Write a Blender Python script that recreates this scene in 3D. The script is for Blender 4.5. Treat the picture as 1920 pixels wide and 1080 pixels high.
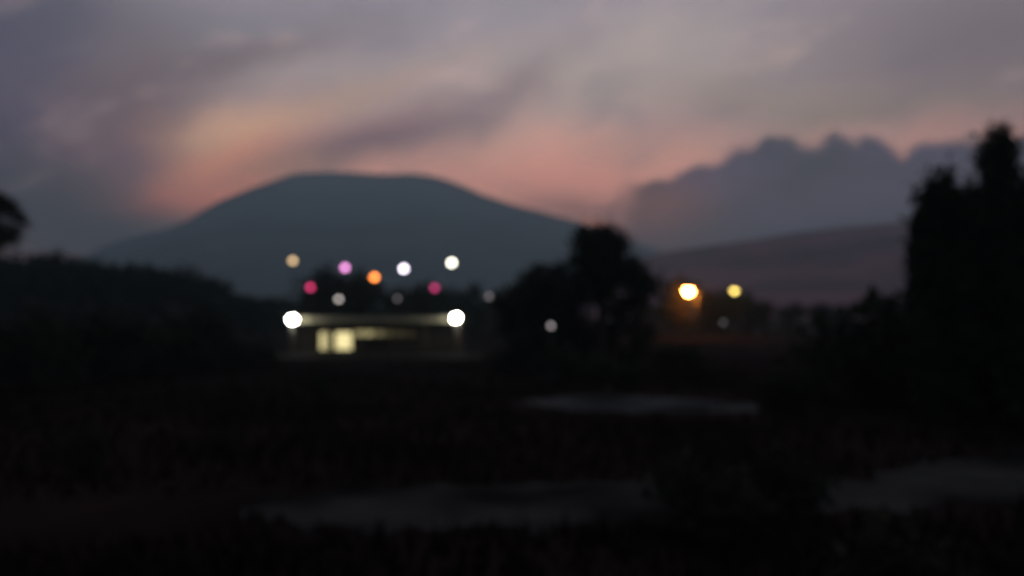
import bpy, bmesh, math, random
import numpy as np
from mathutils import Vector, Matrix

# ------------------------------------------------------------------ camera, sky, sun, exposure
scene = bpy.context.scene
for o in list(bpy.data.objects):
    bpy.data.objects.remove(o, do_unlink=True)
COL = scene.collection
R = math.radians

FPX = 1663.0            # focal length in pixels of a 1920 px wide frame (60 degrees across)
CAM_Z = 4.0             # a first-floor balcony
PITCH = math.atan(50 / FPX)

cam_data = bpy.data.cameras.new("camera")
cam = bpy.data.objects.new("camera", cam_data)
COL.objects.link(cam)
cam.location = (0, 0, CAM_Z)
cam.rotation_euler = (math.pi / 2 + PITCH, 0, 0)
cam_data.sensor_width = 36.0
cam_data.lens = 36.0 * FPX / 1920
cam_data.clip_start = 0.05
cam_data.clip_end = 40000
cam_data.dof.use_dof = True             # the phone has focused on something at arm's length
cam_data.dof.focus_distance = 1.0
cam_data.dof.aperture_fstop = 2.35
scene.camera = cam

scene.render.resolution_x, scene.render.resolution_y = 1024, 576
scene.render.engine = 'CYCLES'
scene.cycles.use_denoising = True
scene.cycles.max_bounces = 2
scene.cycles.volume_bounces = 0
scene.cycles.sample_clamp_indirect = 4.0
scene.view_settings.view_transform = 'Standard'
scene.view_settings.look = 'None'
scene.view_settings.exposure = 0.0
scene.view_settings.gamma = 1.0
scene.view_settings.use_curve_mapping = False

HAZE_DENSITY = 5.0e-4
HAZE_TOP = 560.0
HAZE_HALF = 6200.0
AIR = (0.076, 0.086, 0.102)             # rough airlight, used only to choose the sky's own colours


def at(x, y, D):
    """Point at depth D (metres along +Y) on the line of sight of photo pixel x, y."""
    xc, yc = (x - 960) / FPX, (540 - y) / FPX
    dy = math.cos(PITCH) - math.sin(PITCH) * yc
    dz = math.sin(PITCH) + math.cos(PITCH) * yc
    k = D / dy
    return Vector((xc * k, D, CAM_Z + dz * k))


def azel(x, y):
    v = (at(x, y, 1.0) - Vector((0, 0, CAM_Z))).normalized()
    return math.atan2(v.x, v.y), math.asin(v.z)


def lin(c):
    c = c / 255.0
    return c / 12.92 if c <= 0.04045 else ((c + 0.055) / 1.055) ** 2.4


def rgb(r, g, b):
    return (lin(r), lin(g), lin(b), 1.0)


def sky_rgb(r, g, b, py):
    """Radiance the sky needs outside the haze so that it is seen as r, g, b at height py."""
    el = max(azel(960, py)[1], 0.02)
    path = min((HAZE_TOP - CAM_Z) / math.sin(el), HAZE_HALF / math.cos(el))
    T = math.exp(-HAZE_DENSITY * path)
    return tuple(max((lin(c) - a * (1 - T)) / T, 0.004) for c, a in zip((r, g, b), AIR)) + (1.0,)


world = bpy.data.worlds.new("World")
scene.world = world
world.use_nodes = True
world.cycles.sampling_method = 'MANUAL'
world.cycles.sample_map_resolution = 256
NT = world.node_tree
NT.nodes.clear()


def nd(tree, kind, **kw):
    n = tree.nodes.new(kind)
    for k, v in kw.items():
        setattr(n, k, v)
    return n


def mth(tree, op, a, b=None, c=None, clamp=False):
    n = tree.nodes.new('ShaderNodeMath')
    n.operation = op
    n.use_clamp = clamp
    for i, v in enumerate((a, b, c)):
        if v is None:
            continue
        if isinstance(v, (int, float)):
            n.inputs[i].default_value = v
        else:
            tree.links.new(v, n.inputs[i])
    return n.outputs[0]


def mixc(tree, fac, a, b):
    n = tree.nodes.new('ShaderNodeMix')
    n.data_type = 'RGBA'
    for sock, v in ((n.inputs[0], fac), (n.inputs[6], a), (n.inputs[7], b)):
        if isinstance(v, (int, float)):
            sock.default_value = v
        elif isinstance(v, tuple):
            sock.default_value = v
        else:
            tree.links.new(v, sock)
    return n.outputs[2]


def smooth(tree, v, lo, hi):
    n = nd(tree, 'ShaderNodeMapRange', interpolation_type='SMOOTHSTEP')
    tree.links.new(v, n.inputs[0])
    n.inputs[1].default_value = lo
    n.inputs[2].default_value = hi
    return n.outputs[0]


SUN_AZ, SUN_EL = azel(1010, 560)[0], R(-1.5)
geo = nd(NT, 'ShaderNodeTexCoord')
sep = nd(NT, 'ShaderNodeSeparateXYZ')
NT.links.new(geo.outputs['Generated'], sep.inputs[0])
dx, dy, dz = sep.outputs
AZ0 = mth(NT, 'ARCTAN2', dx, dy)
EL0 = mth(NT, 'ARCSINE', dz)


def noise_xy(scale, detail=4, sx=1.0, sy=1.0, rot=0.0, seed=0.0, rough=0.55):
    """Noise over azimuth and elevation, stretched along a direction (the drift of the cloud)."""
    comb = nd(NT, 'ShaderNodeCombineXYZ')
    NT.links.new(AZ0, comb.inputs[0])
    NT.links.new(EL0, comb.inputs[1])
    comb.inputs[2].default_value = seed
    mp = nd(NT, 'ShaderNodeMapping')
    mp.vector_type = 'TEXTURE'
    mp.inputs['Rotation'].default_value = (0, 0, rot)
    mp.inputs['Scale'].default_value = (sx, sy, 1)
    NT.links.new(comb.outputs[0], mp.inputs[0])
    t = nd(NT, 'ShaderNodeTexNoise')
    t.inputs['Scale'].default_value = scale
    t.inputs['Detail'].default_value = detail
    t.inputs['Roughness'].default_value = rough
    NT.links.new(mp.outputs[0], t.inputs['Vector'])
    return t.outputs['Fac']


w1 = mth(NT, 'SUBTRACT', noise_xy(9, 4, 1.6, 1.0, R(20), 1.3), 0.5)
w2 = mth(NT, 'SUBTRACT', noise_xy(11, 4, 1.6, 1.0, R(20), 7.7), 0.5)
AZ = mth(NT, 'ADD', AZ0, mth(NT, 'MULTIPLY', w1, 0.10))
EL = mth(NT, 'ADD', EL0, mth(NT, 'MULTIPLY', w2, 0.06))


def lobe(x, y, rx, ry, rot=0.0, amp=1.0):
    """A soft cloud streak centred on one direction of the sky (sizes in photo pixels)."""
    a0, e0 = azel(x, y)
    c, s = math.cos(R(rot)), math.sin(R(rot))
    da = mth(NT, 'SUBTRACT', AZ, a0)
    de = mth(NT, 'SUBTRACT', EL, e0)
    p = mth(NT, 'ADD', mth(NT, 'MULTIPLY', da, c * FPX / rx), mth(NT, 'MULTIPLY', de, s * FPX / rx))
    q = mth(NT, 'ADD', mth(NT, 'MULTIPLY', da, -s * FPX / ry), mth(NT, 'MULTIPLY', de, c * FPX / ry))
    r2 = mth(NT, 'ADD', mth(NT, 'MULTIPLY', p, p), mth(NT, 'MULTIPLY', q, q))
    g = mth(NT, 'POWER', 2.71828, mth(NT, 'MULTIPLY', r2, -1.0))
    return mth(NT, 'MULTIPLY', g, amp)


# clear twilight sky behind the cloud
nish = nd(NT, 'ShaderNodeTexSky')
nish.sky_type = 'NISHITA'
nish.sun_disc = False
nish.sun_elevation = SUN_EL
nish.sun_rotation = SUN_AZ
nish_s = nd(NT, 'ShaderNodeVectorMath', operation='SCALE')
NT.links.new(nish.outputs[0], nish_s.inputs[0])
nish_s.inputs['Scale'].default_value = 0.12

# high thin cloud: warm where it faces the set sun, grey-mauve higher, slate away from it
ramp = nd(NT, 'ShaderNodeValToRGB')
NT.links.new(mth(NT, 'DIVIDE', EL, R(24), clamp=True), ramp.inputs[0])
cr = ramp.color_ramp
stops = [(0.03, (150, 108, 104), 500), (0.32, (168, 126, 118), 400), (0.42, (172, 134, 126), 320), (0.52, (160, 139, 138), 240),
         (0.64, (157, 145, 146), 150), (0.80, (151, 143, 151), 40), (1.0, (130, 126, 138), -80)]
while len(cr.elements) < len(stops):
    cr.elements.new(0.5)
for e, (p, c, py) in zip(cr.elements, stops):
    e.position = p
    e.color = sky_rgb(*c, py)
col = ramp.outputs[0]
zen = smooth(NT, EL0, R(20), R(75))
col = mixc(NT, zen, col, (0.32, 0.37, 0.44, 1))
# fall-off of the after-glow with the angle from the set sun
daz = mth(NT, 'ABSOLUTE', mth(NT, 'SUBTRACT', AZ, azel(1080, 300)[0]))
far_side = smooth(NT, daz, R(8), R(75))
col = mixc(NT, mth(NT, 'MULTIPLY', far_side, 0.93), col, (0.115, 0.135, 0.17, 1))
col = mixc(NT, 0.12, col, nish_s.outputs[0])

# grain of the cloud sheet, drifting from lower left to upper right
n_a = noise_xy(7, 5, 3.2, 1.0, R(24), 3.1)
col = mixc(NT, mth(NT, 'MULTIPLY', smooth(NT, n_a, 0.48, 0.75), 0.30), col, sky_rgb(112, 102, 106, 200))

LOBES = [  # x, y, length, width, tilt, opacity, colour seen
    (960, 300, 200, 60, 4, 0.75, (190, 140, 128)),
    (1060, 345, 190, 38, -3, 0.70, (178, 126, 118)),
    (1120, 150, 260, 90, 20, 0.55, (168, 156, 148)),
    (380, 60, 300, 45, 12, 0.60, (118, 118, 128)),
    (30, 40, 220, 210, 0, 0.92, (81, 82, 95)),
    (400, 112, 260, 34, 15, 0.70, (108, 98, 101)),
    (250, 230, 130, 120, 60, 0.70, (104, 93, 96)),
    (640, 195, 230, 38, 20, 0.75, (158, 136, 126)),
    (445, 252, 160, 36, 12, 0.96, (182, 148, 128)),
    (425, 325, 130, 42, 18, 0.92, (184, 128, 110)),
    (335, 392, 120, 36, 18, 0.92, (166, 112, 104)),
    (720, 264, 240, 36, 16, 0.98, (113, 98, 104)),
    (940, 175, 130, 34, 32, 0.75, (128, 116, 120)),
    (560, 305, 130, 20, 8, 0.45, (140, 116, 106)),
    (205, 335, 100, 90, 40, 0.7, (108, 91, 98)),
    (20, 290, 140, 170, 0, 0.95, (80, 79, 95)),
    (110, 410, 230, 95, -24, 0.97, (66, 65, 76)),
    (230, 448, 170, 36, 8, 0.95, (64, 66, 74)),
    (1090, 388, 100, 22, 0, 0.7, (112, 92, 94)),
    (1480, 190, 240, 34, -6, 0.45, (140, 132, 116)),
    (1900, 60, 330, 150, 0, 0.80, (110, 101, 105)),
    (1640, 215, 220, 26, 0, 0.45, (124, 118, 110)),
]
for x, y, rx, ry, rot, amp, c in LOBES:
    col = mixc(NT, lobe(x, y, rx, ry, rot, amp), col, sky_rgb(*c, y))

n_m = noise_xy(16, 5, 2.0, 1.0, R(18), 33.0, 0.62)
col = mixc(NT, mth(NT, 'MULTIPLY', smooth(NT, n_m, 0.50, 0.72), 0.30), col, sky_rgb(106, 101, 114, 200))
n_p = noise_xy(13, 5, 2.2, 1.0, R(18), 41.0, 0.62)
col = mixc(NT, mth(NT, 'MULTIPLY', mth(NT, 'MULTIPLY', smooth(NT, n_p, 0.52, 0.75), 0.35), mth(NT, 'SUBTRACT', 1.0, far_side)), col, sky_rgb(186, 160, 152, 200))

# the slate bank of cumulus low on the right: everything under a lumpy upper edge
EDGE = [(1060, 395), (1130, 365), (1175, 333), (1225, 326), (1270, 320), (1330, 296), (1375, 276), (1400, 264), (1440, 254), (1480, 260), (1505, 268),
        (1535, 257), (1610, 250), (1670, 262), (1740, 265), (1790, 250), (1850, 256), (1920, 244)]
pts = [azel(*p) for p in EDGE] + [(R(38), R(13.5)), (R(50), R(10)), (R(70), R(2))]
A0, A1 = pts[0][0], pts[-1][0]
EMAX = R(20)
fc = nd(NT, 'ShaderNodeFloatCurve')
curve = fc.mapping.curves[0]
while len(curve.points) < len(pts):
    curve.points.new(0.5, 0.5)
for p, (a, e) in zip(curve.points, pts):
    p.location = ((a - A0) / (A1 - A0), e / EMAX)
fc.mapping.update()
w3 = mth(NT, 'SUBTRACT', noise_xy(42, 5, 1.0, 1.0, 0, 11.0, 0.6), 0.5)
az_n = mth(NT, 'DIVIDE', mth(NT, 'SUBTRACT', AZ0, A0), A1 - A0, clamp=True)
NT.links.new(az_n, fc.inputs['Value'])
vt = nd(NT, 'ShaderNodeTexVoronoi', feature='SMOOTH_F1', voronoi_dimensions='2D')   # rounded billows
vc = nd(NT, 'ShaderNodeCombineXYZ')
NT.links.new(mth(NT, 'ADD', AZ0, mth(NT, 'MULTIPLY', w3, 0.03)), vc.inputs[0])
NT.links.new(mth(NT, 'MULTIPLY', EL0, 0.8), vc.inputs[1])
NT.links.new(vc.outputs[0], vt.inputs['Vector'])
vt.inputs['Scale'].default_value = 24
vt.inputs['Smoothness'].default_value = 0.25
bil = mth(NT, 'MULTIPLY', mth(NT, 'SUBTRACT', 0.42, vt.outputs['Distance']), 0.021)
edge = mth(NT, 'ADD', bil, mth(NT, 'ADD', mth(NT, 'MULTIPLY', fc.outputs[0], EMAX), mth(NT, 'MULTIPLY', w3, 0.022)))
inside = smooth(NT, mth(NT, 'SUBTRACT', edge, EL0), -0.002, 0.014)
w4 = mth(NT, 'SUBTRACT', noise_xy(17, 5, 1.0, 1.0, 0, 57.0, 0.6), 0.5)
side = smooth(NT, mth(NT, 'ADD', AZ0, mth(NT, 'MULTIPLY', w4, 0.13)), azel(1105, 400)[0], azel(1215, 400)[0])
back = mth(NT, 'SUBTRACT', 1.0, smooth(NT, AZ0, R(45), R(72)))
bank = mth(NT, 'MULTIPLY', mth(NT, 'MULTIPLY', inside, side), back)
n_b = noise_xy(12, 5, 1.6, 1.0, 0, 21.0)
bank_col = mixc(NT, smooth(NT, n_b, 0.35, 0.7), sky_rgb(80, 82, 95, 350), sky_rgb(66, 68, 81, 400))
low = lobe(1215, 405, 110, 70, 0, 0.85)
bank_col = mixc(NT, low, bank_col, sky_rgb(98, 86, 89, 420))
col = mixc(NT, mth(NT, 'MULTIPLY', bank, 0.96), col, bank_col)
# below the horizon
col = mixc(NT, smooth(NT, mth(NT, 'MULTIPLY', EL0, -1), 0.0, 0.03), col, (0.01, 0.01, 0.012, 1))
bg = nd(NT, 'ShaderNodeBackground')
NT.links.new(col, bg.inputs[0])
bg.inputs[1].default_value = 1.0
wo = nd(NT, 'ShaderNodeOutputWorld')
NT.links.new(bg.outputs[0], wo.inputs[0])

sun_data = bpy.data.lights.new("afterglow_sun", 'SUN')     # the sun has set: next to nothing is left of it
sun_data.energy = 0.01
sun_data.angle = R(20)
sun_data.color = (1.0, 0.72, 0.6)
sun = bpy.data.objects.new("afterglow_sun", sun_data)
COL.objects.link(sun)
sun.rotation_euler = (R(88), 0, math.pi - SUN_AZ)

# ------------------------------------------------------------------ helpers
rng = np.random.default_rng(7)
random.seed(7)


def mat(name, c, rough=0.9, vary=0.35, scale=3.0, metal=0.0, spec=0.2, obj_vary=0.0):
    m = bpy.data.materials.new(name)
    m.use_nodes = True
    t = m.node_tree
    b = t.nodes['Principled BSDF']
    b.inputs['Roughness'].default_value = rough
    b.inputs['Metallic'].default_value = metal
    b.inputs['Specular IOR Level'].default_value = spec
    tc = nd(t, 'ShaderNodeTexCoord')
    no = nd(t, 'ShaderNodeTexNoise')
    no.inputs['Scale'].default_value = scale
    no.inputs['Detail'].default_value = 6
    t.links.new(tc.outputs['Object'], no.inputs['Vector'])
    lo = tuple(v * (1 - vary) for v in c[:3]) + (1,)
    hi = tuple(min(v * (1 + vary), 1) for v in c[:3]) + (1,)
    out = mixc(t, smooth(t, no.outputs['Fac'], 0.3, 0.7), lo, hi)
    if obj_vary:
        oi = nd(t, 'ShaderNodeObjectInfo')
        hs = nd(t, 'ShaderNodeHueSaturation')
        t.links.new(out, hs.inputs['Color'])
        t.links.new(mth(t, 'ADD', mth(t, 'MULTIPLY', oi.outputs['Random'], obj_vary), 1 - obj_vary / 2), hs.inputs['Value'])
        out = hs.outputs[0]
    t.links.new(out, b.inputs['Base Color'])
    return m


def glow(name, c, strength, streak=0.0):
    m = bpy.data.materials.new(name)
    m.use_nodes = True
    t = m.node_tree
    t.nodes.clear()
    e = nd(t, 'ShaderNodeEmission')
    e.inputs[0].default_value = tuple(c[:3]) + (1,)
    e.inputs[1].default_value = strength
    if streak:          # a curtain hanging behind the pane
        tc = nd(t, 'ShaderNodeTexCoord')
        wv = nd(t, 'ShaderNodeTexNoise')
        mp = nd(t, 'ShaderNodeMapping')
        mp.inputs['Scale'].default_value = (9, 1, 0.7)
        t.links.new(tc.outputs['Object'], mp.inputs[0])
        t.links.new(mp.outputs[0], wv.inputs['Vector'])
        wv.inputs['Scale'].default_value = 1.3
        t.links.new(mth(t, 'MULTIPLY', mth(t, 'ADD', mth(t, 'MULTIPLY', wv.outputs['Fac'], 2 * streak), 1 - streak), strength), e.inputs[1])
    o = nd(t, 'ShaderNodeOutputMaterial')
    t.links.new(e.outputs[0], o.inputs[0])
    return m


M = {
    'grass': mat('dry_grass', (0.021, 0.0135, 0.0115), 1.0, 0.4, 0.6, spec=0.0),
    'soil': mat('dark_soil_and_turf', (0.021, 0.0135, 0.0115), 1.0, 0.55, 0.12, spec=0.0),
    'gravel': mat('pale_gravel', (0.036, 0.034, 0.032), 1.0, 0.8, 0.22, spec=0.0),
    'pale_gravel': mat('forecourt_gravel', (0.060, 0.058, 0.056), 1.0, 0.6, 0.35, spec=0.0),
    'pave': mat('concrete_paving', (0.022, 0.019, 0.017), 1.0, 0.3, 1.5),
    'bark': mat('bark', (0.05, 0.038, 0.03), 0.95, 0.4, 4),
    'leaf': mat('broad_leaf', (0.030, 0.034, 0.020), 0.9, 0.35, 1.2, spec=0.05, obj_vary=0.4),
    'needle': mat('cypress_leaf', (0.028, 0.036, 0.022), 0.9, 0.35, 1.2, spec=0.05, obj_vary=0.3),
    'frond': mat('palm_frond', (0.04, 0.05, 0.025), 0.7, 0.3, 2),
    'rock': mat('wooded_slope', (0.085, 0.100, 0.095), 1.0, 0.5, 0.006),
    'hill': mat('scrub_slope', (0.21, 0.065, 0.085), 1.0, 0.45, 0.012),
    'wall': mat('ochre_render', (0.030, 0.022, 0.016), 0.9, 0.2, 1.2),
    'fascia': mat('cream_fascia_paint', (0.30, 0.28, 0.19), 0.75, 0.15, 2),
    'roof': mat('dark_metal_roof', (0.05, 0.05, 0.052), 0.6, 0.3, 1.0, spec=0.4),
    'wood': mat('stained_timber', (0.09, 0.055, 0.03), 0.8, 0.3, 4),
    'metal': mat('galvanised_steel', (0.16, 0.16, 0.16), 0.5, 0.2, 5, 0.6, 0.5),
    'dark_metal': mat('black_painted_steel', (0.03, 0.03, 0.032), 0.5, 0.2, 5, 0.2, 0.4),
}


def link(o, parent=None):
    COL.objects.link(o)
    if parent:
        o.parent = parent
    return o


def obj(name, me, m=None, parent=None, **props):
    o = bpy.data.objects.new(name, me)
    if m is not None and not me.materials:
        me.materials.append(m)
    link(o, parent)
    for k, v in props.items():
        o[k] = v
    return o


def thing(name, label, cat, loc, rz=0.0, group=None):
    o = bpy.data.objects.new(name, None)
    o.empty_display_size = 0.3
    o.location = loc
    o.rotation_euler = (0, 0, rz)
    link(o)
    o['label'] = label
    o['category'] = cat
    if group:
        o['group'] = group
    return o


def mesh(name, v, f, smooth_shade=False):
    me = bpy.data.meshes.new(name)
    me.from_pydata([tuple(p) for p in v], [], [tuple(q) for q in f])
    me.update()
    if smooth_shade:
        me.polygons.foreach_set('use_smooth', [True] * len(me.polygons))
    return me


def box_mesh(name, x0, x1, y0, y1, z0, z1, bevel=0.01):
    bm = bmesh.new()
    bmesh.ops.create_cube(bm, size=1.0, matrix=Matrix.Translation(((x0 + x1) / 2, (y0 + y1) / 2, (z0 + z1) / 2)) @ Matrix.Diagonal((x1 - x0, y1 - y0, z1 - z0, 1)))
    if bevel:
        bmesh.ops.bevel(bm, geom=bm.edges[:], offset=bevel, segments=1, affect='EDGES')
    me = bpy.data.meshes.new(name)
    bm.to_mesh(me)
    bm.free()
    return me


def tube_mesh(name, path, radii, n=8):
    v, f = [], []
    for i, p in enumerate(path):
        p = Vector(p)
        d = (Vector(path[min(i + 1, len(path) - 1)]) - Vector(path[max(i - 1, 0)])).normalized()
        a = d.orthogonal().normalized()
        b = d.cross(a)
        for k in range(n):
            t = 2 * math.pi * k / n
            v.append(p + radii[i] * (math.cos(t) * a + math.sin(t) * b))
    for i in range(len(path) - 1):
        for k in range(n):
            f.append((i * n + k, i * n + (k + 1) % n, (i + 1) * n + (k + 1) % n, (i + 1) * n + k))
    f.append(tuple(range(n))[::-1])
    f.append(tuple(range((len(path) - 1) * n, len(path) * n)))
    return mesh(name, v, f, True)


def lathe_mesh(name, prof, n=16):
    v, f = [], []
    for r, z in prof:
        for k in range(n):
            t = 2 * math.pi * k / n
            v.append((r * math.cos(t), r * math.sin(t), z))
    for i in range(len(prof) - 1):
        for k in range(n):
            f.append((i * n + k, i * n + (k + 1) % n, (i + 1) * n + (k + 1) % n, (i + 1) * n + k))
    f.append(tuple(range(n))[::-1])
    f.append(tuple(range((len(prof) - 1) * n, len(prof) * n)))
    return mesh(name, v, f, True)


def quads_mesh(name, centres, size, jitter=0.5, droop=0.0):
    """Leaf-sized faces, one at each centre, turned at random and folded along the midrib."""
    n = len(centres)
    a = rng.normal(size=(n, 3))
    a[:, 2] -= droop
    a /= np.linalg.norm(a, axis=1)[:, None]
    b = np.cross(a, rng.normal(size=(n, 3)))
    b /= np.linalg.norm(b, axis=1)[:, None]
    c = np.cross(a, b)
    s = size * (1 + jitter * (rng.random(n) - 0.5) * 2)[:, None]
    v = np.stack([centres - a * s, centres + b * s * 0.5 + c * s * 0.15, centres + a * s, centres - b * s * 0.5 + c * s * 0.15], 1).reshape(-1, 3)
    me = bpy.data.meshes.new(name)
    me.vertices.add(4 * n)
    me.vertices.foreach_set('co', v.astype(np.float32).ravel())
    me.loops.add(4 * n)
    me.loops.foreach_set('vertex_index', np.arange(4 * n, dtype=np.int32))
    me.polygons.add(n)
    me.polygons.foreach_set('loop_start', np.arange(0, 4 * n, 4, dtype=np.int32))
    me.polygons.foreach_set('loop_total', np.full(n, 4, dtype=np.int32))
    me.update(calc_edges=True)
    return me


def ball_points(c, r, n, shell=0.35):
    p = rng.normal(size=(n, 3))
    p /= np.linalg.norm(p, axis=1)[:, None]
    k = (shell + (1 - shell) * rng.random(n) ** 0.5)[:, None]
    return np.asarray(c) + p * k * np.asarray(r)


def crown_mesh(name, blobs, leaf, per):
    """blobs: (centre, radii). Each is filled with sprays of leaves so that outline and density stay uneven."""
    allp = []
    for c, r in blobs:
        vol = (r[0] * r[1] * r[2]) ** (2 / 3)
        ns = max(int(per * vol), 10)
        sprays = ball_points(c, r, ns, 0.25)
        for s in sprays:
            allp.append(s + rng.normal(size=(12, 3)) * leaf * 1.5)
    return quads_mesh(name, np.concatenate(allp), leaf, droop=0.3)


def trunk_mesh(name, h, r, limbs):
    parts = [([(0, 0, -0.15), (0.03 * h / 8, 0.02, h * 0.3), (-0.04 * h / 8, 0.03, h * 0.65), (0.02, 0, h)], [r * 1.35, r, r * 0.75, r * 0.35])]
    for z, tip in limbs:
        mid = (tip[0] * 0.5, tip[1] * 0.5, z + (tip[2] - z) * 0.35)
        parts.append(([(0, 0, z), mid, tip], [r * 0.5, r * 0.35, r * 0.12]))
    bm = bmesh.new()
    for path, rad in parts:
        me = tube_mesh('limb', path, rad, 7)
        bm.from_mesh(me)
        bpy.data.meshes.remove(me)
    me = bpy.data.meshes.new(name)
    bm.to_mesh(me)
    bm.free()
    me.polygons.foreach_set('use_smooth', [True] * len(me.polygons))
    return me


# ------------------------------------------------------------------ terrain
def hills(x, y):
    return 0.15 * np.sin(x * 0.05 + 1.3) * np.sin(y * 0.04) * np.clip((y - 60) / 80, 0, 1)


xs = np.concatenate([-np.geomspace(6000, 60, 24), np.linspace(-55, 55, 56), np.geomspace(60, 6000, 24)])
ys = np.concatenate([-np.geomspace(6000, 40, 12), np.linspace(-30, 120, 76), np.geomspace(130, 6000, 30)])
X, Y = np.meshgrid(xs, ys)
Z = hills(X, Y) + rng.normal(size=X.shape) * 0.015 * ((np.abs(X) < 55) & (Y < 120) & (Y > -30))
nx = len(xs)
v = np.stack([X, Y, Z], -1).reshape(-1, 3)
f = [(j * nx + i, j * nx + i + 1, (j + 1) * nx + i + 1, (j + 1) * nx + i) for j in range(len(ys) - 1) for i in range(nx - 1)]
obj('ground', mesh('ground', v, f, True), M['soil'], kind='structure')


def fbm(x, y, seed, octaves=5):
    r = np.random.default_rng(seed)
    out = np.zeros_like(x)
    amp, fr = 1.0, 1.0
    for _ in range(octaves):
        for _ in range(3):
            a = r.random() * 2 * math.pi
            out += amp / 3 * np.sin(fr * (x * math.cos(a) + y * math.sin(a)) + r.random() * 6.28)
        amp *= 0.5
        fr *= 2.07
    return out


def range_mesh(name, ridge, D, front, back, seed, rough, nu=260, nv=46, gully=0.25):
    """Hill whose ridge, at depth D, stands against the sky along the given photo points."""
    P = np.array([at(x, y, D) for x, y in ridge])
    ux = np.linspace(P[0, 0], P[-1, 0], nu)
    top = np.interp(ux, P[:, 0], P[:, 2])
    k = np.ones(5) / 5
    top = np.convolve(np.pad(top, 2, mode='edge'), k, mode='valid')
    vv = np.concatenate([np.linspace(-1, 0, nv, endpoint=False), np.linspace(0, 1, nv // 2)])
    rows = []
    for t in vv:
        yy = D + (front * t if t < 0 else back * t) + abs(t) * rough * 2 * fbm(ux / (rough * 12), np.full_like(ux, t * 3), seed + 1)
        s = (1 - abs(t)) ** 1.25
        n = fbm(ux / (rough * 3.2) + 1.7 * np.sin(t * 5 + ux / (rough * 9)), np.full_like(ux, t * front / (rough * 14)), seed)
        z = top * s * (1 + gully * n * abs(t) * (1 - abs(t)) * 2) + rough * 0.13 * n * (0.25 + s * 0.5) - 3 * abs(t) ** 8 - 2
        rows.append(np.stack([ux, yy, z], -1))
    v = np.concatenate(rows)
    f = [(j * nu + i, j * nu + i + 1, (j + 1) * nu + i + 1, (j + 1) * nu + i) for j in range(len(vv) - 1) for i in range(nu - 1)]
    return mesh(name, v, f, True)


obj('mountain', range_mesh('mountain', [(-300, 582), (0, 560), (150, 530), (210, 495), (262, 452), (300, 435), (344, 426), (394, 402), (431, 372), (475, 352), (528, 333), (548, 323), (600, 320),
    (644, 321), (700, 325), (735, 327), (775, 325), (815, 330), (850, 340), (906, 365), (975, 388), (1069, 407), (1150, 436), (1250, 470), (1400, 505), (1700, 560)], 2900, 1500, 1700, 3, 60),
    M['rock'], kind='structure')
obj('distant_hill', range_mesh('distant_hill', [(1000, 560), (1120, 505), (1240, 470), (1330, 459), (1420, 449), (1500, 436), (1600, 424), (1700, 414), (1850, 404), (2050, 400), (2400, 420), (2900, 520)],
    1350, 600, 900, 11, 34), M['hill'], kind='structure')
obj('wooded_ridge', range_mesh('wooded_ridge', [(-900, 560), (-500, 500), (-200, 484), (0, 482), (110, 476), (180, 484), (330, 498), (385, 516), (425, 540), (520, 553), (650, 565), (900, 580)],
    210, 60, 150, 21, 6), M['soil'], kind='structure')


def ribbon(name, centre, half, m, z, seed):
    """Dirt track with a ragged edge."""
    r = np.random.default_rng(seed)
    cs = np.array(centre, float)
    t = np.linspace(0, 1, 90)
    kt = np.linspace(0, 1, len(cs))
    cx, cy = np.interp(t, kt, cs[:, 0]), np.interp(t, kt, cs[:, 1])
    hw = np.interp(t, np.linspace(0, 1, len(half)), half)
    tx, ty = np.gradient(cx), np.gradient(cy)
    L = np.hypot(tx, ty)
    nxn, nyn = -ty / L, tx / L
    v, f = [], []
    W = 7
    for i in range(len(t)):
        jl, jr = r.normal() * 0.4 - 0.2, r.normal() * 0.4 - 0.2
        for k in range(W):
            q = (k / (W - 1) * 2 - 1)
            w = hw[i] + (jl if q < 0 else jr)
            v.append((cx[i] + nxn[i] * w * q, cy[i] + nyn[i] * w * q, z + 0.05 * (1 - q * q)))
    for i in range(len(t) - 1):
        for k in range(W - 1):
            f.append((i * W + k, i * W + k + 1, (i + 1) * W + k + 1, (i + 1) * W + k))
    return obj(name, mesh(name, v, f, True), m, kind='structure')


ribbon('gravel_track', [(-5.5, 18.0), (-4, 18.4), (3, 19.0), (9, 20.0), (15, 23.5), (24, 27), (45, 33)], [0.4, 2.3, 2.4, 1.9, 2.8, 2.6, 2.4], M['gravel'], 0.03, 4)
ribbon('gravel_forecourt', [(0.4, 40.5), (3, 40.3), (6, 39.5), (10.6, 38.5)], [0.5, 4.0, 3.6, 2.2], M['pale_gravel'], 0.035, 9)


# ------------------------------------------------------------------ the lit pavilion
DF = 88.0                                    # depth of its front beam
pL, pR = at(541, 600, DF).x, at(866, 600, DF).x
W = pR - pL
hall = thing('pavilion', 'low flat-roofed pavilion with lit glass doors and long cream fascia', 'building', ((pL + pR) / 2, DF, 0))
H2 = W / 2
obj('plinth', box_mesh('plinth', -H2 - 0.2, H2 + 0.2, -0.3, 9, 0, 0.34), M['pave'], hall)
yw = 2.6                                      # front wall, set back under the veranda
z_beam0, z_beam1 = at(700, 604, DF).z, at(700, 595, DF).z


def on_wall(x, y):                            # photo pixel to the hall's own coordinates on the front wall
    p = at(x, y, DF + yw)
    return p.x - hall.location.x, p.z


openings = []
for x0, x1, y0, y1 in ((599, 617, 622, 657), (628, 660, 622, 657)):
    a, b = on_wall(x0, y0), on_wall(x1, y1)
    openings.append((a[0], b[0], max(b[1], 0.36), a[1], 'door'))
for x0, x1 in ((666, 682), (684, 701), (704, 721), (724, 741), (744, 760), (764, 780)):
    a, b = on_wall(x0, 619), on_wall(x1, 632)
    openings.append((a[0], b[0], b[1], a[1], 'window'))
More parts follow.
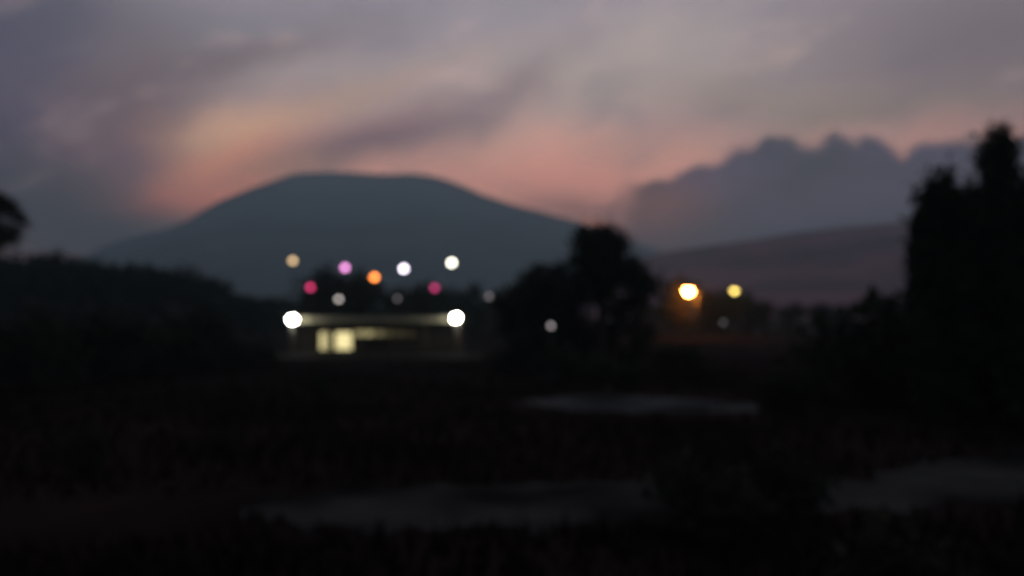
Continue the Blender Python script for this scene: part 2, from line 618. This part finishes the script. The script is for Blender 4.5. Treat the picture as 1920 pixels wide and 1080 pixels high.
# the front wall as a sheet of masonry with real openings: strips between them
edges = [-H2 + 0.2] + [e for o_ in openings for e in (o_[0], o_[1])] + [H2 - 0.2]
bm = bmesh.new()


def bm_box(bm, x0, x1, y0, y1, z0, z1):
    bmesh.ops.create_cube(bm, size=1.0, matrix=Matrix.Translation(((x0 + x1) / 2, (y0 + y1) / 2, (z0 + z1) / 2)) @ Matrix.Diagonal((x1 - x0, y1 - y0, z1 - z0, 1)))


zt = z_beam1 - 0.12
for i in range(0, len(edges) - 1, 2):
    bm_box(bm, edges[i], edges[i + 1], yw, yw + 0.25, 0.34, zt)
for x0, x1, z0, z1, _ in openings:
    bm_box(bm, x0, x1, yw, yw + 0.25, z1, zt)
    if z0 > 0.45:
        bm_box(bm, x0, x1, yw, yw + 0.25, 0.34, z0)
me = bpy.data.meshes.new('front_wall')
bm.to_mesh(me)
bm.free()
obj('front_wall', me, M['wall'], hall)
for s in (-1, 1):
    x = s * (H2 - 0.2)
    obj('side_wall', box_mesh('side_wall', min(x, x - s * 0.25), max(x, x - s * 0.25), yw + 0.26, 8.6, 0.34, zt), M['wall'], hall)
obj('back_wall', box_mesh('back_wall', -H2 + 0.2, H2 - 0.2, 8.61, 8.85, 0.34, zt), M['wall'], hall)
roof = obj('roof', box_mesh('roof', -H2 - 0.15, H2 + 0.15, 0.18, 9.2, zt + 0.002, zt + 0.16), M['roof'], hall)
for k in range(14):                           # standing seams of the metal sheet
    x = -H2 + (k + 0.5) * W / 14
    obj('seam', box_mesh('seam', x - 0.02, x + 0.02, 0.25, 9.1, zt + 0.16, zt + 0.21, 0), M['roof'], roof)
obj('fascia', box_mesh('fascia', -H2, H2, 0.0, 0.16, z_beam0, z_beam1), M['fascia'], hall)
post_me = box_mesh('post', -0.09, 0.09, 0.2, 0.38, 0.34, zt)
for k in range(6):
    o = obj('post', post_me, M['wood'], hall)
    o.location.x = -H2 + 0.35 + k * (W - 0.7) / 5
WARM = (1.0, 0.86, 0.42)
lit = [0.85, 1.05, 0.60, 0.42, 0.18, 0.09, 0.05, 0.03]
for (x0, x1, z0, z1, kind), L in zip(openings, lit):
    fw = 0.06
    if kind == 'door':
        d = obj('glass_door', box_mesh('glass_door', x0, x0 + fw, yw + 0.05, yw + 0.13, z0, z1), M['wood'], hall)
        d['label'] = 'brightly lit glass door with pale curtain' if L > 1.3 else 'narrow lit glass door'
    else:
        d = obj('window', box_mesh('window', x0, x0 + fw, yw + 0.05, yw + 0.13, z0, z1), M['wood'], hall)
    obj('frame_stile', box_mesh('frame_stile', x1 - fw, x1, yw + 0.05, yw + 0.13, z0, z1), M['wood'], d)
    obj('frame_rail', box_mesh('frame_rail', x0 + fw, x1 - fw, yw + 0.05, yw + 0.13, z0, z0 + 0.09), M['wood'], d)
    obj('frame_rail', box_mesh('frame_rail', x0 + fw, x1 - fw, yw + 0.05, yw + 0.13, z1 - 0.06, z1), M['wood'], d)
    obj('pane', box_mesh('pane', x0 + fw, x1 - fw, yw + 0.085, yw + 0.095, z0 + 0.09, z1 - 0.06, 0), glow('lit_pane', WARM, L, 0.4), d)
obj('terrace', box_mesh('terrace', pL - 2, pR + 2, DF - 5.5, DF - 0.31, -0.1, 0.06), M['pave'], kind='structure')


# ------------------------------------------------------------------ lamps
def disc_px(D, dia):                           # globe diameter in photo pixels
    return dia / D * FPX


def floodlight(x, y, D, tilt, yaw, label, strength):
    p = at(x, y, D)
    t = thing('floodlight', label, 'floodlight', (p.x, p.y, 0), 0, 'white floodlights at the ends of the fascia')
    obj('post', tube_mesh('post', [(0, 0.05, -0.1), (0, 0.05, p.z - 0.42)], [0.05, 0.04]), M['metal'], t)
    hd = obj('housing', box_mesh('housing', -0.36, 0.36, 0.0, 0.16, -0.27, 0.27, 0.03), M['dark_metal'], t)
    hd.location = (0, 0, p.z)
    hd.rotation_euler = (R(4), R(tilt), 0)
    br = obj('bracket', tube_mesh('bracket', [(0, 0.05, p.z - 0.45), (0, 0.12, p.z - 0.36), (0, 0.12, p.z - 0.2)], [0.03, 0.03, 0.03], 6), M['metal'], t)
    lens = obj('lens', lathe_mesh('lens', [(0.36, 0.0), (0.37, 0.16), (0.33, 0.30), (0.22, 0.40), (0.05, 0.44)], 20), glow('floodlight_lens', (1.0, 0.96, 0.84), strength), hd)
    lens.rotation_euler = (R(90), 0, 0)
    lens.scale = (1.15, 0.85, 1)
    hd.rotation_euler = (R(4), R(tilt), R(yaw))
    return t


floodlight(547, 599, DF - 1.0, 0, 50, 'blinding white floodlight at the left end of the pavilion fascia', 60)
floodlight(857, 596, DF - 1.0, -22, -50, 'blinding white tilted floodlight at the right end of the pavilion fascia', 60)


def globe_lamp(x, y, D, dia, c, V, label, name='lamp_post', group=None):
    """Post-top globe lamp. V: how bright its disc of confusion should read."""
    p = at(x, y, D)
    d = disc_px(D, dia)
    L = V * max((21.0 / d) ** 2, 1.0)
    t = thing(name, label, 'lamp post', (p.x, p.y, 0), 0, group)
    r = dia / 2
    obj('base', lathe_mesh('base', [(0.13, -0.05), (0.13, 0.12), (0.08, 0.3), (0.06, 0.5)], 12), M['dark_metal'], t)
    obj('pole', tube_mesh('pole', [(0, 0, 0.45), (0, 0, p.z * 0.5), (0, 0, p.z - r * 1.05)], [0.055, 0.045, 0.035]), M['dark_metal'], t)
    obj('collar', lathe_mesh('collar', [(0.05, p.z - r * 1.25), (r * 0.5, p.z - r * 1.1), (r * 0.55, p.z - r * 0.86), (0.05, p.z - r * 0.84)], 12), M['dark_metal'], t)
    prof = [(max(r * math.sin(a), 0.01), p.z - r * math.cos(a)) for a in np.linspace(0.35, math.pi - 0.02, 12)]
    obj('globe', lathe_mesh('globe', prof, 16), glow('lit_globe', c, L), t)
    obj('finial', lathe_mesh('finial', [(0.06, p.z + r * 0.99), (0.07, p.z + r * 1.03), (0.02, p.z + r * 1.16)], 10), M['dark_metal'], t)
    return t


def c3(r, g, b):
    return (lin(r), lin(g), lin(b))


GL = 'coloured lamps behind the pavilion'
globe_lamp(549, 489, 99, 0.60, c3(255, 214, 158), 0.62, 'tall lamp post with amber globe above the left end of the pavilion', group=GL)
globe_lamp(847, 493, 99, 0.62, c3(255, 250, 228), 2.2, 'tall lamp post with bright cream globe above the right end of the pavilion', group=GL)
globe_lamp(647, 502, 101, 0.62, c3(255, 160, 235), 0.95, 'lamp post with lilac pink globe behind the pavilion', group=GL)
globe_lamp(757, 504, 101, 0.62, c3(250, 236, 255), 2.0, 'lamp post with brilliant violet-white globe behind the pavilion', group=GL)
globe_lamp(702, 520, 100, 0.64, c3(255, 140, 62), 1.9, 'lamp post with glowing orange globe behind the middle of the pavilion', group=GL)
globe_lamp(582, 539, 98.5, 0.56, c3(252, 70, 132), 0.52, 'lamp post with crimson globe behind the left part of the pavilion', group=GL)
globe_lamp(815, 540, 98.5, 0.56, c3(245, 78, 145), 0.38, 'lamp post with dull magenta globe behind the right part of the pavilion', group=GL)
globe_lamp(635, 561, 98, 0.46, c3(245, 232, 226), 0.34, 'low lamp post with greyish white globe just over the pavilion roof', group=GL)
globe_lamp(745, 560, 98, 0.42, c3(240, 225, 235), 0.055, 'very dim grey globe lamp just over the pavilion roof', group=GL)
globe_lamp(917, 556, 97, 0.42, c3(240, 222, 226), 0.085, 'dim grey globe lamp between the pavilion and the middle trees')
globe_lamp(1033, 611, 52, 0.24, c3(240, 228, 228), 0.17, 'small pale globe lamp standing in front of the middle trees', 'garden_lamp')
globe_lamp(1356, 605, 120, 0.36, c3(235, 235, 235), 0.03, 'faintest grey globe lamp below the two street lamps', 'garden_lamp')


def street_lamp(x, y, D, c, L, w, label):
    p = at(x, y, D)
    t = thing('street_lamp', label, 'street lamp', (p.x + 1.25, p.y, 0), 0, 'street lamps at the right')
    obj('pole', tube_mesh('pole', [(0, 0, -0.1), (0, 0, p.z * 0.5), (0, 0, p.z - 0.3)], [0.11, 0.085, 0.06]), M['metal'], t)
    obj('arm', tube_mesh('arm', [(0, 0, p.z - 0.35), (-0.2, 0, p.z + 0.1), (-0.6, 0, p.z + 0.3), (-1.0, 0, p.z + 0.33)], [0.05, 0.045, 0.04, 0.035]), M['metal'], t)
    h = obj('lamp_head', lathe_mesh('lamp_head', [(w * 0.5, 0.0), (w * 0.55, 0.08), (w * 0.4, 0.2), (w * 0.12, 0.26)], 16), M['dark_metal'], t)
    h.location = (-1.25, 0, p.z + 0.2)
    b = obj('bowl', lathe_mesh('bowl', [(0.02, -w * 0.62), (w * 0.2, -w * 0.58), (w * 0.38, -w * 0.42), (w * 0.48, -w * 0.16), (w * 0.5, -0.003)], 18), glow('sodium_bowl', c, L), h)
    return t


street_lamp(1291, 545, 150, (1.0, 0.27, 0.045), 330, 1.45, 'fierce orange street lamp right of the middle trees')
street_lamp(1377, 545, 156, (1.0, 0.72, 0.16), 7.0, 1.05, 'yellow street lamp to the right of the fierce orange one')


# ------------------------------------------------------------------ trees and shrubs
def broadleaf(h, spread, seed, leaf=0.2, per=16, base=0.3, head=0.0):
    global rng
    rng = np.random.default_rng(seed)
    blobs, limbs = [], []
    blobs.append(((0, 0, h * 0.72), (spread * 0.55, spread * 0.55, h * 0.27)))
    if head:                                  # a blunt top
        for q in (-0.35, 0.35):
            blobs.append(((q * head, 0.1, h * 0.87), (head * 0.72, head * 0.8, h * 0.11)))
    for k in range(9):
        a = k * 2.4 + rng.random()
        q = 0.35 + 0.45 * rng.random()
        z = h * (base + 0.12 + (0.86 - base) * rng.random() * 0.85)
        k2 = 1.0 - 0.45 * abs(z / h - 0.6)
        c = (math.cos(a) * spread * q * k2, math.sin(a) * spread * q * k2, z)
        rr = spread * (0.26 + 0.16 * rng.random())
        blobs.append((c, (rr, rr, rr * 0.8)))
        limbs.append((h * (0.25 + 0.03 * k), c))
    return crown_mesh('crown', blobs, leaf, per), trunk_mesh('trunk', h * 0.85, h * 0.028 + 0.04, limbs)


def cypress(h, spread, seed, leaf=0.16, per=22):
    global rng
    rng = np.random.default_rng(seed)
    blobs = []
    n = 13
    for k in range(n):
        t = (k + 0.5) / n
        w = spread * (0.85 + 0.25 * math.sin(math.pi * t)) * (1 - 0.30 * t ** 9) * (0.92 + 0.16 * rng.random())
        a = rng.random() * 6.28
        off = spread * 0.15 * (1 - t * 0.7)
        blobs.append(((math.cos(a) * off, math.sin(a) * off, h * (0.05 + 0.87 * t)), (w, w, h * 0.085)))
    return crown_mesh('crown', blobs, leaf, per), trunk_mesh('trunk', h * 0.94, h * 0.018 + 0.06, [(h * 0.3, (spread * 0.4, 0, h * 0.5)), (h * 0.5, (-spread * 0.3, 0.1, h * 0.7))])


def shrub(h, spread, seed, leaf=0.10, per=40):
    global rng
    rng = np.random.default_rng(seed)
    blobs = []
    for k in range(7):
        a = k * 2.4
        q = spread * 0.55 * math.sqrt(rng.random())
        r_ = spread * (0.35 + 0.15 * rng.random())
        blobs.append(((math.cos(a) * q, math.sin(a) * q, h * (0.35 + 0.3 * rng.random())), (r_, r_, h * 0.36)))
    limbs = [(0.05, (b[0][0], b[0][1], b[0][2])) for b in blobs]
    return crown_mesh('foliage', blobs, leaf, per), trunk_mesh('stem', h * 0.6, 0.03 + h * 0.012, limbs)


def plant(name, meshes, label, cat, loc, rz=0.0, scale=1.0, group=None, leafmat='leaf'):
    t = thing(name, label, cat, loc, rz, group)
    s = scale if isinstance(scale, tuple) else (scale,) * 3
    t.scale = s
    obj('crown' if 'tree' in name else 'foliage', meshes[0], M[leafmat], t, kind='stuff')
    obj('trunk' if 'tree' in name else 'stem', meshes[1], M['bark'], t)
    return t


def stand(x, D):
    return (at(x, 590, D).x, D, 0)


# tall pair at the right edge, 35 m away
zt1, zt2 = at(1870, 214, 35).z, at(1778, 296, 33).z
plant('cypress_tree', cypress(zt1, 0.80, 31, 0.15, 90), 'tallest dark columnar tree at the right edge', 'tree', stand(1874, 35), 0.4, 1, 'dark columnar trees at the right', 'needle')
plant('cypress_tree', cypress(zt2 - 0.1, 0.95, 32, 0.15, 90), 'shorter dark columnar tree left of the tallest one', 'tree', stand(1768, 33), 1.9, 1, 'dark columnar trees at the right', 'needle')
plant('cypress_tree', cypress(9.3, 1.2, 33, 0.17, 60), 'dark columnar tree cut by the right frame edge', 'tree', stand(1965, 31), 0.2, 1, 'dark columnar trees at the right', 'needle')
plant('cypress_tree', cypress(at(1738, 352, 36).z, 0.55, 34, 0.15, 90), 'slim dark tree leaning on the left side of the columnar trees', 'tree', stand(1740, 36), 0.9, 1, 'dark columnar trees at the right', 'needle')
plant('cypress_tree', cypress(at(1822, 335, 38).z, 0.9, 35, 0.16, 80), 'dark tree in the notch between the two columnar trees', 'tree', stand(1822, 38), 2.9, 1, 'dark columnar trees at the right', 'needle')
# trees in the middle, 60 m away
plant('broadleaf_tree', broadleaf(at(1125, 420, 60).z, 2.7, 41, 0.18, 50, 0.05, 2.0), 'tall dark rounded tree right of the pavilion', 'tree', stand(1128, 60), 0.3, (0.95, 0.95, 1), 'middle trees')
plant('broadleaf_tree', broadleaf(at(1000, 500, 62).z, 3.2, 42, 0.2, 34, 0.0), 'low spreading dark tree at the left foot of the tall rounded tree', 'tree', stand(1012, 62), 1.3, 1, 'middle trees')
plant('broadleaf_tree', broadleaf(at(1195, 480, 61).z, 1.9, 43, 0.2, 36, 0.0), 'low dark tree at the right side of the tall rounded tree', 'tree', stand(1188, 61), 2.3, 1, 'middle trees')
plant('broadleaf_tree', broadleaf(at(1062, 484, 63).z, 2.2, 44, 0.2, 36, 0.0), 'low dark tree filling the gap left of the tall rounded tree', 'tree', stand(1062, 63), 0.7, 1, 'middle trees')
# palm at the left edge: head half in view
rng = np.random.default_rng(51)
pc = at(-6, 412, 60)
palm = thing('palm_tree', 'round palm head half cut off by the left frame edge', 'tree', (pc.x, 60, 0))
obj('trunk', tube_mesh('trunk', [(-0.5, 0, -0.1), (-0.35, 0, pc.z * 0.4), (-0.1, 0, pc.z * 0.8), (0, 0, pc.z)], [0.26, 0.2, 0.17, 0.16], 10), M['bark'], palm)
vs, fs = [], []
for k in range(70):
    a = k * 2.39996
    el = R(80 - 135 * (k / 70))
    Lf = 2.15 * (0.85 + 0.3 * rng.random())
    dirv = Vector((math.cos(a) * math.cos(el), math.sin(a) * math.cos(el), math.sin(el)))
    sidev = dirv.cross(Vector((0, 0, 1))).normalized()
    for j in range(11):                       # a fan of narrow leaflets
        t = (j - 5) / 5
        dd = (dirv + sidev * t * 0.8).normalized()
        p0 = Vector((0, 0, pc.z)) + dirv * Lf * 0.42
        p2 = p0 + dd * Lf * 0.58 + Vector((0, 0, -0.16 * Lf * (0.5 + abs(t))))
        p1 = (p0 + p2) / 2 + Vector((0, 0, 0.06))
        w = sidev * 0.10
        b0 = len(vs)
        vs += [p0, p1 + w, p2, p1 - w]
        fs.append((b0, b0 + 1, b0 + 2, b0 + 3))
    b0 = len(vs)
    q = Vector((0, 0, pc.z))
    vs += [q - sidev * 0.02, q + sidev * 0.02, q + dirv * Lf * 0.45 + sidev * 0.015, q + dirv * Lf * 0.45 - sidev * 0.015]
    fs.append((b0, b0 + 1, b0 + 2, b0 + 3))
obj('crown', mesh('crown', vs, fs), M['frond'], palm, kind='stuff')

# trees behind the pavilion and along the far treeline
far = [broadleaf(8.0, 3.2, 61, 0.30, 9, 0.08), broadleaf(7.0, 3.6, 62, 0.30, 9, 0.06), broadleaf(9.0, 2.8, 63, 0.30, 9, 0.1)]


from mathutils.bvhtree import BVHTree
rid = bpy.data.objects['wooded_ridge'].data
RIDGE = BVHTree.FromPolygons([v_.co for v_ in rid.vertices], [tuple(p_.vertices) for p_ in rid.polygons])


def far_tree(k, x, ytop, D, label, group, wide=1.0):
    z = at(x, ytop, D).z
    px, py, z0 = stand(x, D)
    hit = RIDGE.ray_cast(Vector((px, py, 200)), Vector((0, 0, -1)))[0]
    if hit is not None:
        z0 = max(hit.z - 0.1, 0.0)            # rooted on the ridge, not through it
    s = max(z - z0, 3.0) / (8.0, 7.0, 9.0)[k % 3] * 0.98
    return plant('broadleaf_tree', far[k % 3], label, 'tree', (px, py, z0), random.random() * 6.28, (s * wide, s * wide, s), group)


far_tree(0, 612, 500, 112, 'dark round tree behind the left half of the pavilion', 'trees behind the pavilion', 1.0)
far_tree(1, 672, 508, 116, 'dark tree behind the pavilion under the lilac pink lamp', 'trees behind the pavilion', 0.9)
far_tree(2, 740, 532, 114, 'dark tree behind the middle of the pavilion', 'trees behind the pavilion', 1.1)
far_tree(1, 800, 527, 118, 'dark tree behind the right half of the pavilion', 'trees behind the pavilion', 1.0)
far_tree(0, 862, 530, 116, 'dark tree behind the right end of the pavilion', 'trees behind the pavilion', 1.0)
for i, x in enumerate(range(905, 1000, 45)):
    far_tree(i, x, 552 + random.uniform(-5, 6), 150 + random.uniform(-8, 8), 'dark tree of the low line between pavilion and middle trees', 'low treeline by the middle trees', 1.2)
for i, x in enumerate(range(1215, 1760, 46)):
    far_tree(i, x + random.uniform(-10, 10), 566 - (12 if x > 1600 else 0) + random.uniform(-7, 5), 175 + random.uniform(-10, 10), 'dark tree of the low line behind the street lamps', 'low treeline behind the street lamps', 1.3)
for i, x in enumerate(range(420, 590, 44)):
    far_tree(i, x, 552 + random.uniform(-6, 6), 140 + random.uniform(-8, 8), 'dark tree of the low line left of the pavilion', 'low treeline left of the pavilion', 1.25)
for i, x in enumerate(range(-20, 420, 52)):
    top = float(np.interp(x, [0, 110, 180, 330, 385, 425], [474, 470, 478, 492, 508, 535]))
    z0 = 13.0
    far_tree(i, x + random.uniform(-8, 8), top + random.uniform(-3, 10), 178, 'dark tree of the wooded ridge at the left', 'trees on the wooded ridge', 1.2)

far_tree(0, 1284, 520, 153.2, 'added dark tree catching the orange glow of the fierce street lamp', 'added trees catching the street lamp glow', 1.2)  # tree added close behind the lamp; its lit leaves stand in for the halo
far_tree(1, 1360, 540, 160, 'added dark tree catching the glow of the yellow street lamp', 'added trees catching the street lamp glow', 1.2)  # also added, as a backing that catches the yellow lamp's light

# shrubs
sh = [shrub(2.2, 1.6, 71), shrub(1.6, 1.5, 72), shrub(2.8, 1.8, 73)]
HT = (2.2, 1.6, 2.8)


def bush(k, x, ytop, D, label, wide=1.0, group=None):
    s = at(x, ytop, D).z / (HT[k % 3] * 0.98)
    return plant('shrub', sh[k % 3], label, 'shrub', stand(x, D), k * 1.7, (s * wide, s * wide, s), group)


bush(0, 1690, 545, 38, 'large dark shrub at the left foot of the columnar trees', 1.1)
bush(1, 1625, 600, 42, 'middling dark shrub left of the large one by the columnar trees', 1.2)
bush(2, 1560, 640, 46, 'low dark shrub beyond the pale gravel forecourt on the right', 1.1)
bush(0, 1480, 690, 36, 'small dark shrub at the right end of the gravel forecourt', 1.3)
bush(2, 375, 565, 62, 'tall dark shrub left of the pavilion', 1.0)
bush(1, 300, 590, 58, 'dark shrub just left of the tall shrub by the pavilion', 1.3)
bush(0, 180, 580, 52, 'wide dark shrub on the left below the wooded ridge', 1.4)
bush(2, 60, 575, 46, 'dark shrub near the left frame edge', 1.2)
bush(1, 470, 630, 66, 'low dark shrub before the left end of the pavilion', 1.4)
bush(0, 820, 778, 28, 'dark upright shrub on the open ground below the pavilion', 0.45)
bush(1, 1330, 862, 16, 'dark low shrub in front of the gravel track', 1.0)
bush(2, 420, 800, 25, 'dark shrub on the left beyond the gravel track', 1.1)
bush(0, 160, 800, 22, 'dark shrub at the left behind the near end of the track', 1.0)
bush(1, 1700, 985, 11.5, 'dark shrub at the bottom right corner', 0.9)
bush(2, 600, 700, 44, 'dark shrub on the rough ground below the lit doors', 1.0)
bush(1, 1090, 655, 52, 'dark shrub at the foot of the tall rounded tree', 1.6)
bush(2, 1005, 600, 58, 'broad dark shrub under the low spreading tree', 1.2)
bush(2, 1270, 640, 58, 'dark shrub right of the middle trees', 1.5)
bush(0, 960, 650, 60, 'dark shrub left of the middle trees', 1.6)
bush(1, 1480, 850, 17.5, 'dark shrub hiding the bend of the gravel track', 0.9)
bush(0, 1180, 680, 46, 'dark shrub under the middle trees behind the gravel forecourt', 1.3)

# rough grass over the open ground
rng = np.random.default_rng(81)
n = 26000
gy = 8 + 75 * rng.random(n) ** 1.3
gx = (rng.random(n) - 0.5) * 2 * (gy * 0.62 + 3)
tr = np.interp(gx, [-26, -14, -4, 3, 9, 15, 24, 45], [14.5, 15.8, 18.4, 19.0, 20.0, 23.5, 27, 33])
keep = (np.abs(gy - tr) > 2.2) & ~((gx > 0) & (gx < 11) & (gy > 33.5) & (gy < 44))
gx, gy = gx[keep], gy[keep]
n = len(gx)
hgt = 0.18 + 0.35 * rng.random(n)
ang = rng.random(n) * 6.28
lean = rng.normal(size=(n, 2)) * 0.12
wd = 0.03 + 0.04 * rng.random(n)
p = np.stack([gx, gy, np.full(n, -0.02)], 1)
sv = np.stack([np.cos(ang) * wd, np.sin(ang) * wd, np.zeros(n)], 1)
tip = p + np.stack([lean[:, 0], lean[:, 1], hgt], 1)
v = np.stack([p - sv, p + sv, tip], 1).reshape(-1, 3)
me = bpy.data.meshes.new('grass')
me.vertices.add(3 * n)
me.vertices.foreach_set('co', v.astype(np.float32).ravel())
me.loops.add(3 * n)
me.loops.foreach_set('vertex_index', np.arange(3 * n, dtype=np.int32))
me.polygons.add(n)
me.polygons.foreach_set('loop_start', np.arange(0, 3 * n, 3, dtype=np.int32))
me.polygons.foreach_set('loop_total', np.full(n, 3, dtype=np.int32))
me.update(calc_edges=True)
g = obj('grass', me, M['grass'], kind='stuff')
g['label'] = 'rough dark grass over the open ground'

# ------------------------------------------------------------------ haze: the dusk air between here and the mountain
hm = bpy.data.materials.new('dusk_haze')
hm.use_nodes = True
t = hm.node_tree
t.nodes.clear()
pv = nd(t, 'ShaderNodeVolumePrincipled')
pv.inputs['Color'].default_value = (0.55, 0.86, 1.0, 1)
pv.inputs['Density'].default_value = HAZE_DENSITY
pv.inputs['Anisotropy'].default_value = 0.6
mo = nd(t, 'ShaderNodeOutputMaterial')
t.links.new(pv.outputs[0], mo.inputs['Volume'])
hz = obj('haze', box_mesh('haze', -HAZE_HALF, HAZE_HALF, -HAZE_HALF, HAZE_HALF, -12, HAZE_TOP, 0), hm, kind='stuff')
